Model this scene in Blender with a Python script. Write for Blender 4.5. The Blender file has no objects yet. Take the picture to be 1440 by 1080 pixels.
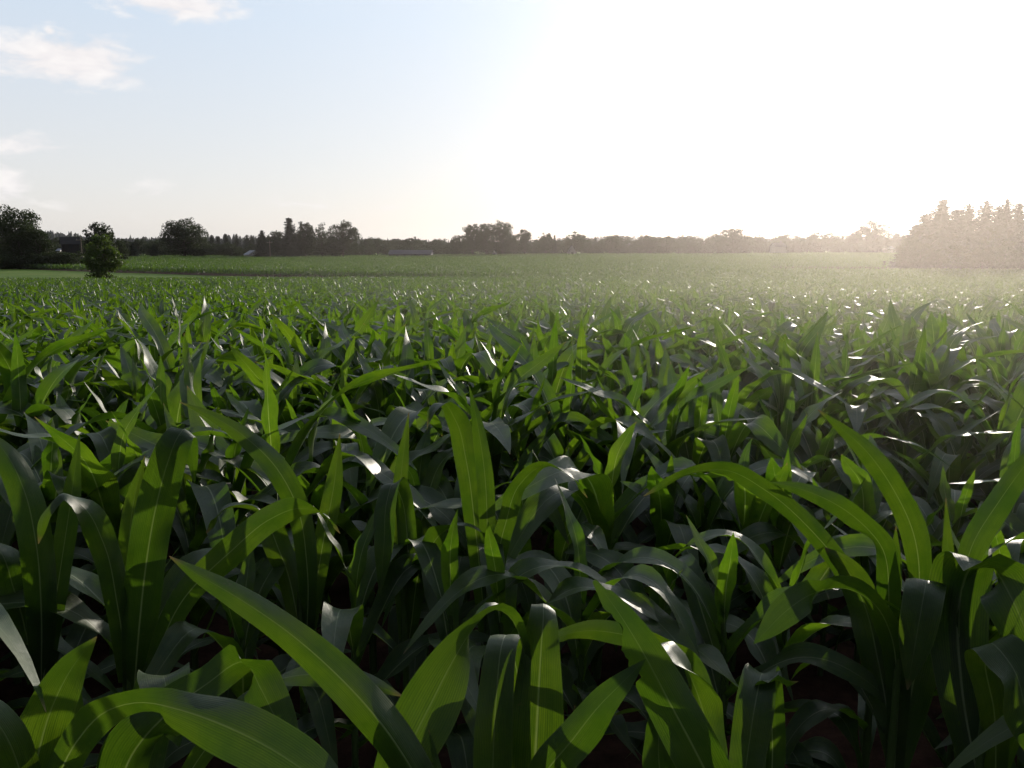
import bpy, math, random
import numpy as np
from mathutils import Vector, Matrix

R = math.radians
rng = np.random.default_rng(7)
random.seed(7)
scene = bpy.context.scene
COL = scene.collection

# ------------------------------------------------------------------ camera
EYE = 1.55
FPX, CX, CY, HORIZON = 1198.0, 720.0, 540.0, 345.0
PITCH = math.atan((CY - HORIZON) / FPX)
cp, sp = math.cos(PITCH), math.sin(PITCH)
SUN_AZ, SUN_EL = R(24.0), R(9.5)
SUN = Vector((math.sin(SUN_AZ) * math.cos(SUN_EL), math.cos(SUN_AZ) * math.cos(SUN_EL), math.sin(SUN_EL)))


def view_dir(px, py):
    return Vector((px - CX, FPX * cp + (CY - py) * sp, -FPX * sp + (CY - py) * cp))


def at(px, py, Y):
    """The point at forward distance Y seen in direction (px, py) of the photograph."""
    d = view_dir(px, py)
    return d * (Y / d.y) + Vector((0, 0, EYE))


def az_el(px, py):
    d = view_dir(px, py).normalized()
    return math.atan2(d.x, d.y), math.asin(d.z)


# ------------------------------------------------------------------ terrain
_ty = np.array([-400, -5, 0, 4, 8, 15, 25, 50, 80, 110, 150, 200, 330, 450, 900, 5000.0])
_tz = np.array([0.3, 0, 0, -0.01, -.14, -.45, -.82, -1.66, -2.42, -2.76, -2.92, -2.97, -2.93, -2.85, -3.2, -6.0])


def ground_z(x, y):
    x = np.asarray(x, float); y = np.asarray(y, float)
    acc = 0
    for k in (-1.0, -.5, 0, .5, 1.0):                       # smooth the table
        acc = acc + np.interp(y + k * (0.12 * np.abs(y) + .4), _ty, _tz)
    z = acc / 5
    far = np.clip((y - 120) / 250, 0, 1)
    z = z + far * np.clip(x / 90, -1, 1.3) * 0.55
    z = z + np.clip(y / 60, 0, 1) * (0.12 * np.sin(x * .045 + 1.3) + 0.1 * np.sin(y * .06 + x * .02))
    return z


def gz(x, y):
    return float(ground_z(x, y))


# ------------------------------------------------------------------ helpers
def new_mesh(name, verts, faces, mat=None, uv=None, smooth=True):
    me = bpy.data.meshes.new(name)
    verts = np.asarray(verts, np.float32)
    faces = np.asarray(faces, np.int32)
    me.vertices.add(len(verts)); me.vertices.foreach_set('co', verts.ravel())
    n, k = faces.shape
    me.loops.add(n * k); me.loops.foreach_set('vertex_index', faces.ravel())
    me.polygons.add(n)
    me.polygons.foreach_set('loop_start', np.arange(0, n * k, k, dtype=np.int32))
    me.polygons.foreach_set('use_smooth', np.full(n, smooth))
    if uv is not None:
        l = me.uv_layers.new(name='UVMap')
        l.data.foreach_set('uv', np.asarray(uv, np.float32)[faces.ravel()].ravel())
    if mat is not None:
        me.materials.append(mat)
    me.update(calc_edges=True)
    return me


def tag(o, label=None, cat=None, group=None, kind=None):
    if label: o['label'] = label
    if cat: o['category'] = cat
    if group: o['group'] = group
    if kind: o['kind'] = kind
    return o


def link(name, me, parent=None):
    o = bpy.data.objects.new(name, me)
    COL.objects.link(o)
    if parent is not None: o.parent = parent
    return o


def empty(name, loc, rz=0.0, sc=(1, 1, 1)):
    o = bpy.data.objects.new(name, None)
    o.empty_display_size = .2
    COL.objects.link(o)
    o.location = loc; o.rotation_euler = (0, 0, rz); o.scale = sc
    return o


class MB:
    """collects boxes, tubes and loose faces into one mesh"""
    def __init__(s): s.v = []; s.f = []
    def add(s, v, f):
        b = len(s.v); s.v += [tuple(p) for p in v]; s.f += [tuple(i + b for i in q) for q in f]
    def box(s, x0, x1, y0, y1, z0, z1):
        s.add([(x0, y0, z0), (x1, y0, z0), (x1, y1, z0), (x0, y1, z0), (x0, y0, z1), (x1, y0, z1), (x1, y1, z1), (x0, y1, z1)],
              [(0, 3, 2, 1), (4, 5, 6, 7), (0, 1, 5, 4), (1, 2, 6, 5), (2, 3, 7, 6), (3, 0, 4, 7)])
    def tube(s, pts, rad, n=7):
        pts = [Vector(p) for p in pts]; rings = []
        for i, p in enumerate(pts):
            t = (pts[min(i + 1, len(pts) - 1)] - pts[max(i - 1, 0)]).normalized()
            a = t.orthogonal().normalized() if abs(t.z) < .95 else Vector((1, 0, 0))
            a = (a - t * a.dot(t)).normalized(); b = t.cross(a)
            rings.append([p + (a * math.cos(2 * math.pi * k / n) + b * math.sin(2 * math.pi * k / n)) * rad[i] for k in range(n)])
        v = [q for r in rings for q in r]; f = []
        for i in range(len(pts) - 1):
            for k in range(n):
                f.append((i * n + k, i * n + (k + 1) % n, (i + 1) * n + (k + 1) % n, (i + 1) * n + k))
        s.add(v, f)
    def mesh(s, name, mat, smooth=False):
        return new_mesh(name, s.v, s.f, mat, smooth=smooth)


# ------------------------------------------------------------------ materials
class NT:
    def __init__(s, tree): s.t = tree; tree.nodes.clear()
    def n(s, typ, **kw):
        nd = s.t.nodes.new(typ)
        ins = kw.pop('ins', {})
        for k, v in kw.items(): setattr(nd, k, v)
        for k, v in ins.items():
            if isinstance(v, bpy.types.NodeSocket): s.t.links.new(v, nd.inputs[k])
            else: nd.inputs[k].default_value = v
        return nd
    def l(s, a, b): s.t.links.new(a, b)
    def m(s, op, a, b=None, c=None, clamp=False):
        nd = s.t.nodes.new('ShaderNodeMath'); nd.operation = op; nd.use_clamp = clamp
        for i, v in enumerate((a, b, c)):
            if v is None: continue
            if isinstance(v, bpy.types.NodeSocket): s.t.links.new(v, nd.inputs[i])
            else: nd.inputs[i].default_value = v
        return nd.outputs[0]
    def mixc(s, f, a, b, blend='MIX'):
        nd = s.t.nodes.new('ShaderNodeMix'); nd.data_type = 'RGBA'; nd.blend_type = blend
        for i, v in ((0, f), (6, a), (7, b)):
            if isinstance(v, bpy.types.NodeSocket): s.t.links.new(v, nd.inputs[i])
            else: nd.inputs[i].default_value = v if not isinstance(v, tuple) or len(v) == 4 else (*v, 1)
        return nd.outputs[2]
    def ramp(s, f, stops):
        nd = s.t.nodes.new('ShaderNodeValToRGB')
        e = nd.color_ramp.elements
        while len(e) < len(stops): e.new(.5)
        for el, (p, c) in zip(e, stops):
            el.position = p; el.color = (*c, 1) if len(c) == 3 else c
        s.t.links.new(f, nd.inputs[0]); return nd.outputs[0]


def material(name):
    m = bpy.data.materials.new(name); m.use_nodes = True
    return m, NT(m.node_tree)


def leaf_material(name, glow=1.0):
    m, t = material(name)
    out = t.n('ShaderNodeOutputMaterial')
    uv = t.n('ShaderNodeUVMap')
    sx = t.n('ShaderNodeSeparateXYZ', ins={0: uv.outputs[0]})
    u, v = sx.outputs[0], sx.outputs[1]
    oi = t.n('ShaderNodeObjectInfo')
    rnd = oi.outputs['Random']
    tc = t.n('ShaderNodeTexCoord')
    big = t.n('ShaderNodeTexNoise', ins={'Vector': tc.outputs['Object'], 'Scale': 13.0, 'Detail': 3.0})
    # fine parallel veins run along the blade
    uu = t.m('MULTIPLY', u, 26.0)
    comb = t.n('ShaderNodeCombineXYZ', ins={0: uu, 1: t.m('MULTIPLY', v, 2.5)})
    veins = t.n('ShaderNodeTexNoise', ins={'Vector': comb.outputs[0], 'Scale': 1.6, 'Detail': 3.0, 'Roughness': .7})
    wave = t.m('SINE', t.m('MULTIPLY', u, 150.0))
    vein = t.m('ADD', t.m('MULTIPLY', veins.outputs[0], .75), t.m('MULTIPLY', t.m('ADD', wave, 1.0), .125))
    au = t.m('ABSOLUTE', t.m('SUBTRACT', u, .5))
    ribw = t.m('ADD', .016, t.m('MULTIPLY', t.m('SUBTRACT', 1.0, v), .022))
    rib = t.m('MULTIPLY', t.m('SUBTRACT', 1.0, t.m('DIVIDE', au, ribw), clamp=True), 1.6, clamp=True)
    rib = t.m('MULTIPLY', rib, t.m('SUBTRACT', 1.1, v, clamp=True))
    fac = t.m('ADD', t.m('MULTIPLY', rnd, .55), t.m('MULTIPLY', big.outputs[0], .5), clamp=True)
    base = t.ramp(fac, [(0.15, (.025, .052, .018)), (.55, (.038, .074, .022)), (.95, (.060, .102, .026))])
    base = t.mixc(t.m('MULTIPLY', t.m('SUBTRACT', vein, .35, clamp=True), .9, clamp=True), base, (.030, .062, .020))
    base = t.mixc(t.m('MULTIPLY', rib, .85), base, (.34, .40, .24))
    # pale thin margin, blotches and small feeding scars
    margin = t.m('MULTIPLY', t.m('SUBTRACT', au, .465, clamp=True), 20.0, clamp=True)
    base = t.mixc(t.m('MULTIPLY', margin, .5), base, (.20, .24, .10))
    bl = t.n('ShaderNodeTexNoise', ins={'Vector': tc.outputs['Object'], 'Scale': 60.0, 'Detail': 4.0, 'Roughness': .65})
    spot = t.m('MULTIPLY', t.m('SUBTRACT', bl.outputs[0], .66, clamp=True), 9.0, clamp=True)
    blotch = t.n('ShaderNodeTexNoise', ins={'Vector': tc.outputs['Object'], 'Scale': 11.0, 'Detail': 5.0, 'Roughness': .6})
    base = t.mixc(t.m('MULTIPLY', spot, .6), base, (.16, .15, .07))
    base = t.mixc(t.m('MULTIPLY', t.m('SUBTRACT', blotch.outputs[0], .45, clamp=True), 2.2, clamp=True), base, (.075, .095, .030))
    # dry margin and tip
    tipn = t.n('ShaderNodeTexNoise', ins={'Vector': tc.outputs['Object'], 'Scale': 14.0, 'Detail': 2.0})
    dry = t.m('MULTIPLY', t.m('ADD', t.m('MULTIPLY', t.m('SUBTRACT', v, .965), 30.0), t.m('SUBTRACT', tipn.outputs[0], .5)), 1.0, clamp=True)
    dry = t.m('MULTIPLY', dry, t.m('GREATER_THAN', rnd, .35))
    base = t.mixc(dry, base, (.22, .17, .08))
    trans = t.mixc(fac, (.070, .165, .006), (.165, .250, .010))
    trans = t.mixc(t.m('MULTIPLY', t.m('SUBTRACT', vein, .40, clamp=True), 2.6, clamp=True), trans, (.030, .080, .003))
    trans = t.mixc(t.m('MULTIPLY', t.m('SUBTRACT', .56, blotch.outputs[0], clamp=True), 3.0, clamp=True), trans, (.040, .105, .004))
    trans = t.mixc(t.m('MULTIPLY', spot, .5), trans, (.05, .06, .02))
    trans = t.mixc(t.m('MULTIPLY', rib, .8), trans, (.26, .33, .09))
    trans = t.mixc(dry, trans, (.18, .12, .05))
    trans = t.mixc(1.0, trans, (glow, glow * 1.02, glow * .9), 'MULTIPLY')
    rough = t.m('ADD', .36, t.m('MULTIPLY', big.outputs[0], .22))
    bump = t.n('ShaderNodeBump', ins={'Strength': .35, 'Distance': .0015, 'Height': t.m('SUBTRACT', vein, t.m('MULTIPLY', rib, 1.2))})
    bump = t.n('ShaderNodeBump', ins={'Strength': .5, 'Distance': .008, 'Height': big.outputs[0], 'Normal': bump.outputs[0]})
    pr = t.n('ShaderNodeBsdfPrincipled', ins={'Base Color': base, 'Roughness': rough, 'IOR': 1.5, 'Normal': bump.outputs[0], 'Specular IOR Level': .65})
    tr = t.n('ShaderNodeBsdfTranslucent', ins={'Color': trans, 'Normal': bump.outputs[0]})
    mx = t.n('ShaderNodeMixShader', ins={0: .44})
    t.l(pr.outputs[0], mx.inputs[1]); t.l(tr.outputs[0], mx.inputs[2])
    t.l(mx.outputs[0], out.inputs[0])
    return m


def simple(name, col, rough=.8, var=.25, scale=3.0, trans=None, bump=0.0):
    m, t = material(name)
    out = t.n('ShaderNodeOutputMaterial')
    tc = t.n('ShaderNodeTexCoord')
    no = t.n('ShaderNodeTexNoise', ins={'Vector': tc.outputs['Object'], 'Scale': scale, 'Detail': 5.0})
    oi = t.n('ShaderNodeObjectInfo')
    f = t.m('ADD', t.m('MULTIPLY', no.outputs[0], .7), t.m('MULTIPLY', oi.outputs['Random'], .3))
    lo = tuple(c * (1 - var) for c in col); hi = tuple(c * (1 + var) for c in col)
    c = t.ramp(f, [(.25, lo), (.75, hi)])
    pr = t.n('ShaderNodeBsdfPrincipled', ins={'Base Color': c, 'Roughness': rough, 'Specular IOR Level': .25})
    if bump:
        b = t.n('ShaderNodeBump', ins={'Strength': bump, 'Distance': .03, 'Height': no.outputs[0]})
        t.l(b.outputs[0], pr.inputs['Normal'])
    if trans:
        tr = t.n('ShaderNodeBsdfTranslucent', ins={'Color': (*trans, 1)})
        mx = t.n('ShaderNodeMixShader', ins={0: .3})
        t.l(pr.outputs[0], mx.inputs[1]); t.l(tr.outputs[0], mx.inputs[2]); t.l(mx.outputs[0], out.inputs[0])
    else:
        t.l(pr.outputs[0], out.inputs[0])
    return m


LEAF = leaf_material('corn_leaf', 1.3)
FAR_LEAF = leaf_material('sunlit_far_corn_leaf', 1.25)
DIM_LEAF = leaf_material('dimmed_corn_leaf', .66)  # leaf copy, translucent colour dimmed so the front plants look less brightly lit
STALK = simple('corn_stalk', (.07, .11, .035), .5, .3, 12.0)
BARK = simple('bark', (.06, .05, .04), .9, .3, 6.0)
FOL = simple('broadleaf_foliage', (.032, .046, .016), .7, .45, .55, trans=(.03, .05, .008))
FOL2 = simple('bright_foliage', (.060, .092, .022), .6, .4, .9, trans=(.12, .19, .02))
NEEDLE = simple('conifer_needles', (.024, .038, .018), .75, .4, .6)
WHITE = simple('white_siding', (.72, .70, .68), .6, .06, 2.0)
GREYROOF = simple('weathered_roof', (.07, .065, .085), .9, .15, 1.5)
PALEWALL = simple('pale_siding', (.45, .44, .45), .8, .1, 2.0)
GREYWALL = simple('grey_siding', (.08, .075, .09), .85, .15, 2.0)
DARKWALL = simple('dark_boards', (.03, .028, .03), .85, .3, 2.0)
PALEMETAL = simple('pale_sheet_roof', (.26, .26, .30), .6, .08, 2.0)
GLASS = simple('dark_window', (.03, .035, .04), .15, .1, 2.0)
WOODPOLE = simple('weathered_wood', (.16, .13, .10), .9, .25, 4.0)


# ------------------------------------------------------------------ ground
def axis(dense0, dense1, step, far_neg, far_pos, grow):
    a = list(np.arange(dense0, dense1 + 1e-6, step))
    s = step
    while a[-1] < far_pos: s *= grow; a.append(a[-1] + s)
    s = step; b = []
    c = dense0
    while c > far_neg: s *= grow; c -= s; b.append(c)
    return np.array(b[::-1] + a)


def soil_bump(x, y):
    n = np.zeros_like(x)
    for fx, fy, ph, a in ((7.1, 3.3, .4, .012), (-4.2, 9.3, 1.9, .012), (15.3, 11.7, 2.2, .008), (-21.1, 13.9, .7, .006), (27.0, -31.0, 4.1, .004)):
        n += a * np.sin(fx * x + fy * y + ph + 1.5 * np.sin(fy * .37 * x - fx * .41 * y))
    return n * np.clip(1 - (y - 10) / 15, 0, 1)


gx = axis(-6, 6, .13, -5200, 5200, 1.17)
gy = axis(-3, 11, .13, -420, 5200, 1.08)
GX, GY = np.meshgrid(gx, gy)
GZ = ground_z(GX, GY) + soil_bump(GX, GY)
nx, ny = len(gx), len(gy)
idx = np.arange(nx * ny).reshape(ny, nx)
gf = np.stack([idx[:-1, :-1], idx[:-1, 1:], idx[1:, 1:], idx[1:, :-1]], -1).reshape(-1, 4)
m, t = material('field_ground')
out = t.n('ShaderNodeOutputMaterial')
tc = t.n('ShaderNodeTexCoord')
P = tc.outputs['Object']
s3 = t.n('ShaderNodeSeparateXYZ', ins={0: P})
n1 = t.n('ShaderNodeTexNoise', ins={'Vector': P, 'Scale': 9.0, 'Detail': 8.0, 'Roughness': .7})
n2 = t.n('ShaderNodeTexNoise', ins={'Vector': P, 'Scale': .16, 'Detail': 8.0})
n3 = t.n('ShaderNodeTexNoise', ins={'Vector': P, 'Scale': 2.2, 'Detail': 8.0, 'Roughness': .75})
soil = t.ramp(n1.outputs[0], [(.3, (.028, .014, .011)), (.7, (.095, .048, .036))])
gr = t.ramp(t.m('ADD', t.m('MULTIPLY', n2.outputs[0], .55), t.m('MULTIPLY', n3.outputs[0], .45)), [(.3, (.065, .130, .016)), (.5, (.105, .180, .024)), (.7, (.17, .19, .045))])
# grass wherever corn is not planted: beyond the near block (y > 88 and left of the far block edge), behind the camera and past the far block
edge = t.m('SUBTRACT', t.m('SUBTRACT', 94.0, t.m('MULTIPLY', s3.outputs[0], .75)), s3.outputs[1])
wob = t.m('MULTIPLY', t.m('SUBTRACT', n2.outputs[0], .5), 5.0)
inner = t.m('MULTIPLY', t.m('GREATER_THAN', t.m('ADD', s3.outputs[1], wob), 89.0), t.m('GREATER_THAN', t.m('ADD', edge, wob), 0.0))
inner = t.m('MAXIMUM', inner, t.m('GREATER_THAN', t.m('ADD', s3.outputs[1], wob), 352.0))
inner = t.m('MAXIMUM', inner, t.m('LESS_THAN', t.m('ADD', s3.outputs[1], t.m('MULTIPLY', wob, .1)), .55))
colr = t.mixc(inner, soil, gr)
bp = t.n('ShaderNodeBump', ins={'Strength': .9, 'Distance': .03, 'Height': n1.outputs[0]})
pr = t.n('ShaderNodeBsdfPrincipled', ins={'Base Color': colr, 'Roughness': .95, 'Specular IOR Level': .1, 'Normal': bp.outputs[0]})
t.l(pr.outputs[0], out.inputs[0])
ground = link('ground', new_mesh('ground', np.stack([GX, GY, GZ], -1).reshape(-1, 3), gf, m))
tag(ground, 'dark bare soil and pale grass sloping gently down under the corn', kind='structure')


# ------------------------------------------------------------------ corn leaves
def sweep(C, T, W, hw, cup, ripple, rows, cols, bites=None, seed=0):
    """Sweep a folded, rippled blade along centreline C. All arrays have one entry per row."""
    r = np.random.default_rng(seed)
    N = np.cross(W, T)
    v = np.linspace(0, 1, rows)
    s = np.linspace(-1, 1, cols)
    ph = r.uniform(0, 6.28, 2); kk = r.uniform(13, 22, 2)
    V = np.zeros((rows, cols, 3)); UV = np.zeros((rows, cols, 2))
    for j, sj in enumerate(s):
        side = 0 if sj < 0 else 1
        a = abs(sj)
        hwj = hw.copy()
        if bites is not None and a > .3:
            hwj = hwj * (1 - bites[:, side] * a)
        off = sj * hwj * np.cos(cup)
        up = (a ** 1.25) * hwj * np.sin(cup) + ripple * a * a * np.sin(kk[side] * v + ph[side]) * hwj * 2
        V[:, j] = C + W * off[:, None] + N * up[:, None]
        UV[:, j, 0] = .5 + .5 * sj
        UV[:, j, 1] = v
    i = np.arange(rows * cols).reshape(rows, cols)
    f = np.stack([i[:-1, :-1], i[:-1, 1:], i[1:, 1:], i[1:, :-1]], -1).reshape(-1, 4)
    return V.reshape(-1, 3), f, UV.reshape(-1, 2)


def width_profile(v):
    a = .50 + .50 * np.clip(v / .30, 0, 1) ** .8
    b = np.where(v > .38, 1 - (np.clip((v - .38) / .62, 0, 1)) ** 2.1, 1.0)
    return a * np.clip(b, .015, 1)


def grown_leaf(z0, az, L, wmax, th0, bend, at_v, sharp, twist, drift, seed, rows=26, cols=7, rip=.13):
    """A leaf as it grows: leaves the stalk at angle th0 from vertical and bends by `bend`, mostly around at_v."""
    v = np.linspace(0, 1, rows)
    r = np.random.default_rng(seed)
    lo = 1 / (1 + np.exp(-(v - at_v) * sharp)); lo = (lo - lo[0]) / (lo[-1] - lo[0])
    th = th0 + bend * (.75 * lo + .25 * v) + .06 * np.sin(v * 9 + r.uniform(0, 6))
    a = az + drift * v * v
    T = np.stack([np.sin(th) * np.cos(a), np.sin(th) * np.sin(a), np.cos(th)], -1)
    C = np.vstack([[0, 0, 0], np.cumsum((T[:-1] + T[1:]) / 2, 0) * (L / (rows - 1))])
    C[:, 2] += z0
    C[:, 0] += .008 * math.cos(az); C[:, 1] += .008 * math.sin(az)
    W0 = np.stack([-np.sin(a), np.cos(a), np.zeros(rows)], -1)
    N0 = np.cross(W0, T)
    tw = twist * np.clip((v - .25) / .75, 0, 1) ** 1.4
    W = W0 * np.cos(tw)[:, None] + N0 * np.sin(tw)[:, None]
    hw = .5 * wmax * width_profile(v)
    cup = -(R(62) * np.exp(-v / .13) + R(15) * (1 - v) + R(4))        # margins fold up towards the stalk side
    ripple = rip * np.clip(v * 3, 0, 1) * np.clip((1 - v) * 2.5, 0, 1)
    return sweep(C, T, W, hw, cup, ripple, rows, cols, seed=seed)


def plant_leaves(seed, rows=26, cols=7, top=1.0):
    """List of (verts, faces, uv) for the leaves of one plant, lowest first, plus the height of its stalk."""
    r = np.random.default_rng(seed)
    n = int(r.integers(9, 12))
    plane = r.uniform(0, math.pi)
    out = []
    for i in range(n):
        q = i / (n - 1)
        z0 = top * (.10 + .56 * q ** .9)
        az = plane + (i % 2) * math.pi + r.normal(0, .42)
        w = .064 + .044 * math.sin(math.pi * min(1, .2 + .6 * q)) + r.normal(0, .006)
        fold = r.uniform(.36, .58)
        if q > .88:                                           # the rolled young leaves of the whorl
            L = top * r.uniform(.26, .42); w *= .64; th0 = R(abs(r.normal(9, 7))); bend = R(abs(r.normal(14, 14)))
        elif q > .38 and r.random() < .62:                    # folds over and hangs
            L = top * r.uniform(.64, .90); th0 = R(abs(r.normal(27, 11))); bend = R(r.uniform(85, 150))
        elif q > .38:                                         # still stands or leans
            L = top * r.uniform(.54, .74); th0 = R(abs(r.normal(22, 9))); bend = R(r.uniform(20, 80))
        else:
            L = top * r.uniform(.42, .58); th0 = R(r.uniform(38, 58)); bend = R(r.uniform(60, 120))
        sharp = r.choice([7, 10, 16, 26])
        out.append(grown_leaf(z0, az, L, w, th0, bend, fold, sharp, r.normal(0, .55), r.normal(0, .35), int(r.integers(1 << 30)), rows, cols))
    return out, .66 * top


def stalk_mesh(h, lean=(0, 0), n=7, seg=9, name='stalk'):
    b = MB()
    pts, rad = [], []
    for i in range(seg):
        q = i / (seg - 1)
        pts.append((lean[0] * q * q, lean[1] * q * q, h * q - .02))
        rad.append((.013 - .006 * q) * (1.12 if i % 2 else 1))
    b.tube(pts, rad, n)
    return b.mesh(name, STALK, True)


PROTO = []
for k in range(14):
    lv, h = plant_leaves(100 + k, top=float(.93 + .16 * rng.random()))
    PROTO.append(([new_mesh('leaf', *l[:2], LEAF, l[2]) for l in lv], stalk_mesh(h)))


def joined(seed, rows, cols, top=1.0, skip=0, mat=None):
    lv, h = plant_leaves(seed, rows, cols, top)
    V, F, U = [], [], []; b = 0
    for l in lv[skip:]:
        V.append(l[0]); F.append(l[1] + b); U.append(l[2]); b += len(l[0])
    n = 5; sv = [(.011 * math.cos(2 * math.pi * k / n) * s, .011 * math.sin(2 * math.pi * k / n) * s, z) for z, s in ((-.02, 1.1), (h, .6)) for k in range(n)]
    V.append(np.array(sv)); F.append(np.array([(k, (k + 1) % n, n + (k + 1) % n, n + k) for k in range(n)]) + b); U.append(np.full((2 * n, 2), .3))
    me = new_mesh('corn_field', np.vstack(V), np.vstack(F), mat or LEAF, np.vstack(U))
    return bpy.data.objects.new('corn_field_pattern', me)


# ------------------------------------------------------------------ foreground plants, leaf by leaf
def path_leaf(pts, cup=22, free=True, seed=0, rows=48, cols=9, rip=.17, torn=False):
    """Leaf through measured points (px, py, Y, width px, roll deg)."""
    pts = [tuple(p) + (0,) * (5 - len(p)) for p in pts]
    X = np.array([tuple(at(p[0], p[1], p[2])) for p in pts])
    dist = np.linalg.norm(X - np.array([0, 0, EYE]), axis=1)
    wid = np.array([p[3] for p in pts], float) * dist / FPX
    roll = np.radians([p[4] for p in pts])
    seg = np.r_[0, np.cumsum(np.linalg.norm(np.diff(X, axis=0), axis=1))]
    u = np.linspace(0, seg[-1], rows)

    def crom(A):                                            # cubic Hermite through the points
        A = np.asarray(A, float)
        d = np.gradient(A, seg, axis=0)
        k = np.clip(np.searchsorted(seg, u, side='right') - 1, 0, len(seg) - 2)
        h = seg[k + 1] - seg[k]; s = (u - seg[k]) / h
        if A.ndim == 2: h = h[:, None]; s = s[:, None]
        return (2 * s**3 - 3 * s**2 + 1) * A[k] + (s**3 - 2 * s**2 + s) * h * d[k] + (-2 * s**3 + 3 * s**2) * A[k + 1] + (s**3 - s**2) * h * d[k + 1]
    C = crom(X); hw = np.clip(crom(wid), .0012, None) * .5 * 1.0; rl = crom(roll)
    T = np.gradient(C, axis=0); T /= np.linalg.norm(T, axis=1)[:, None]
    # a steady frame: start facing the path's own plane normal, then carry it along
    view = C - np.array([0, 0, EYE]); view /= np.linalg.norm(view, axis=1)[:, None]
    W = np.zeros_like(C)
    w = np.cross(T[0], view[0]); w /= np.linalg.norm(w)
    for i in range(rows):
        w = w - T[i] * (w @ T[i]); w /= np.linalg.norm(w)
        want = np.cross(T[i], view[i]); nn = np.linalg.norm(want)
        if nn > .25:
            want /= nn
            if want @ w < 0: want = -want
            w = .75 * w + .25 * want; w /= np.linalg.norm(w)
        W[i] = w
    # a blade bends about its width: where the path curves, the width turns towards the path's binormal
    ds = np.gradient(np.linspace(0, seg[-1], rows))[:, None]
    K = np.gradient(T, axis=0) / ds
    ker = np.hanning(9); ker /= ker.sum()
    K = np.stack([np.convolve(np.pad(K[:, j], 4, mode='edge'), ker, 'valid') for j in range(3)], -1)
    Bn = np.cross(T, K); km = np.linalg.norm(Bn, axis=1)
    wt = np.clip(km * .10, 0, .93) ** 1.2 * (1 if free else .15)
    prev = None
    for i in range(rows):
        b = Bn[i] / (km[i] + 1e-9)
        if b @ W[i] < 0: b = -b
        if prev is not None and km[i] > 2 and b @ prev < 0 and abs(b @ W[i]) < .5: b = -b
        w = W[i] * (1 - wt[i]) + b * wt[i]
        w -= T[i] * (w @ T[i]); n_ = np.linalg.norm(w)
        w = w / n_ if n_ > 1e-3 else W[i]
        if prev is not None: w = .5 * w + .5 * prev; w -= T[i] * (w @ T[i]); w /= np.linalg.norm(w)
        W[i] = w; prev = w
    N0 = np.cross(W, T)
    rl = rl * (.45 if free else .9)
    W = W * np.cos(rl)[:, None] + N0 * np.sin(rl)[:, None]
    v = np.linspace(0, 1, rows)
    cupa = np.radians(cup) * (1 - .55 * v) * np.ones(rows)
    ripple = rip * np.clip(v * 3, 0, 1) * np.clip((1 - v) * 3, 0, 1)
    bites = None
    if torn:
        r = np.random.default_rng(3); bites = np.zeros((rows, 2))
        z = (v > .70) & (v < .93)
        q = r.uniform(-.35, .75, z.sum()); q = np.clip(np.convolve(q, [.3, .4, .3], 'same') * 1.7, 0, .7); bites[z, 1] = q; bites[v > .965, 0] = .4
    return sweep(C, T, W, hw, cupa, ripple, rows, cols, bites, seed)


HERO_XY = []


def hero(px, Y, label, leaves, group='corn plants along the near edge of the field', h=.60, low=3, seed=1):
    wk = .92 if Y < 1.5 else .85 if Y < 2 else .74
    X = at(px, 1000, Y).x
    z = gz(X, Y)
    e = empty('corn_plant', (X, Y, z))
    tag(e, label, 'corn plant', group)
    base = np.array([X, Y, z])
    for k, lf in enumerate(leaves):
        opt = {}
        if isinstance(lf, tuple): lf, opt = lf
        lf = [(q[0], q[1], q[2], q[3] * wk) + tuple(q[4:]) for q in lf]
        V, F, U = path_leaf(lf, seed=seed * 31 + k, **opt)
        # carry the leaf's foot down and in to the stalk
        link('leaf', new_mesh('leaf', V - base, F, DIM_LEAF, U), e)
    r = np.random.default_rng(seed)
    pl = r.uniform(0, 3.1)
    for k in range(low):
        l = grown_leaf(.12 + .11 * k, pl + math.pi * (k % 2) + r.normal(0, .4), r.uniform(.42, .55), r.uniform(.05, .07), R(r.uniform(35, 55)), R(r.uniform(70, 120)), .5, 8, r.normal(0, .4), 0, seed * 7 + k)
        link('leaf', new_mesh('leaf', *l[:2], LEAF, l[2]), e)
    link('stalk', stalk_mesh(h), e)
    HERO_XY.append((X, Y))
    return e


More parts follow.
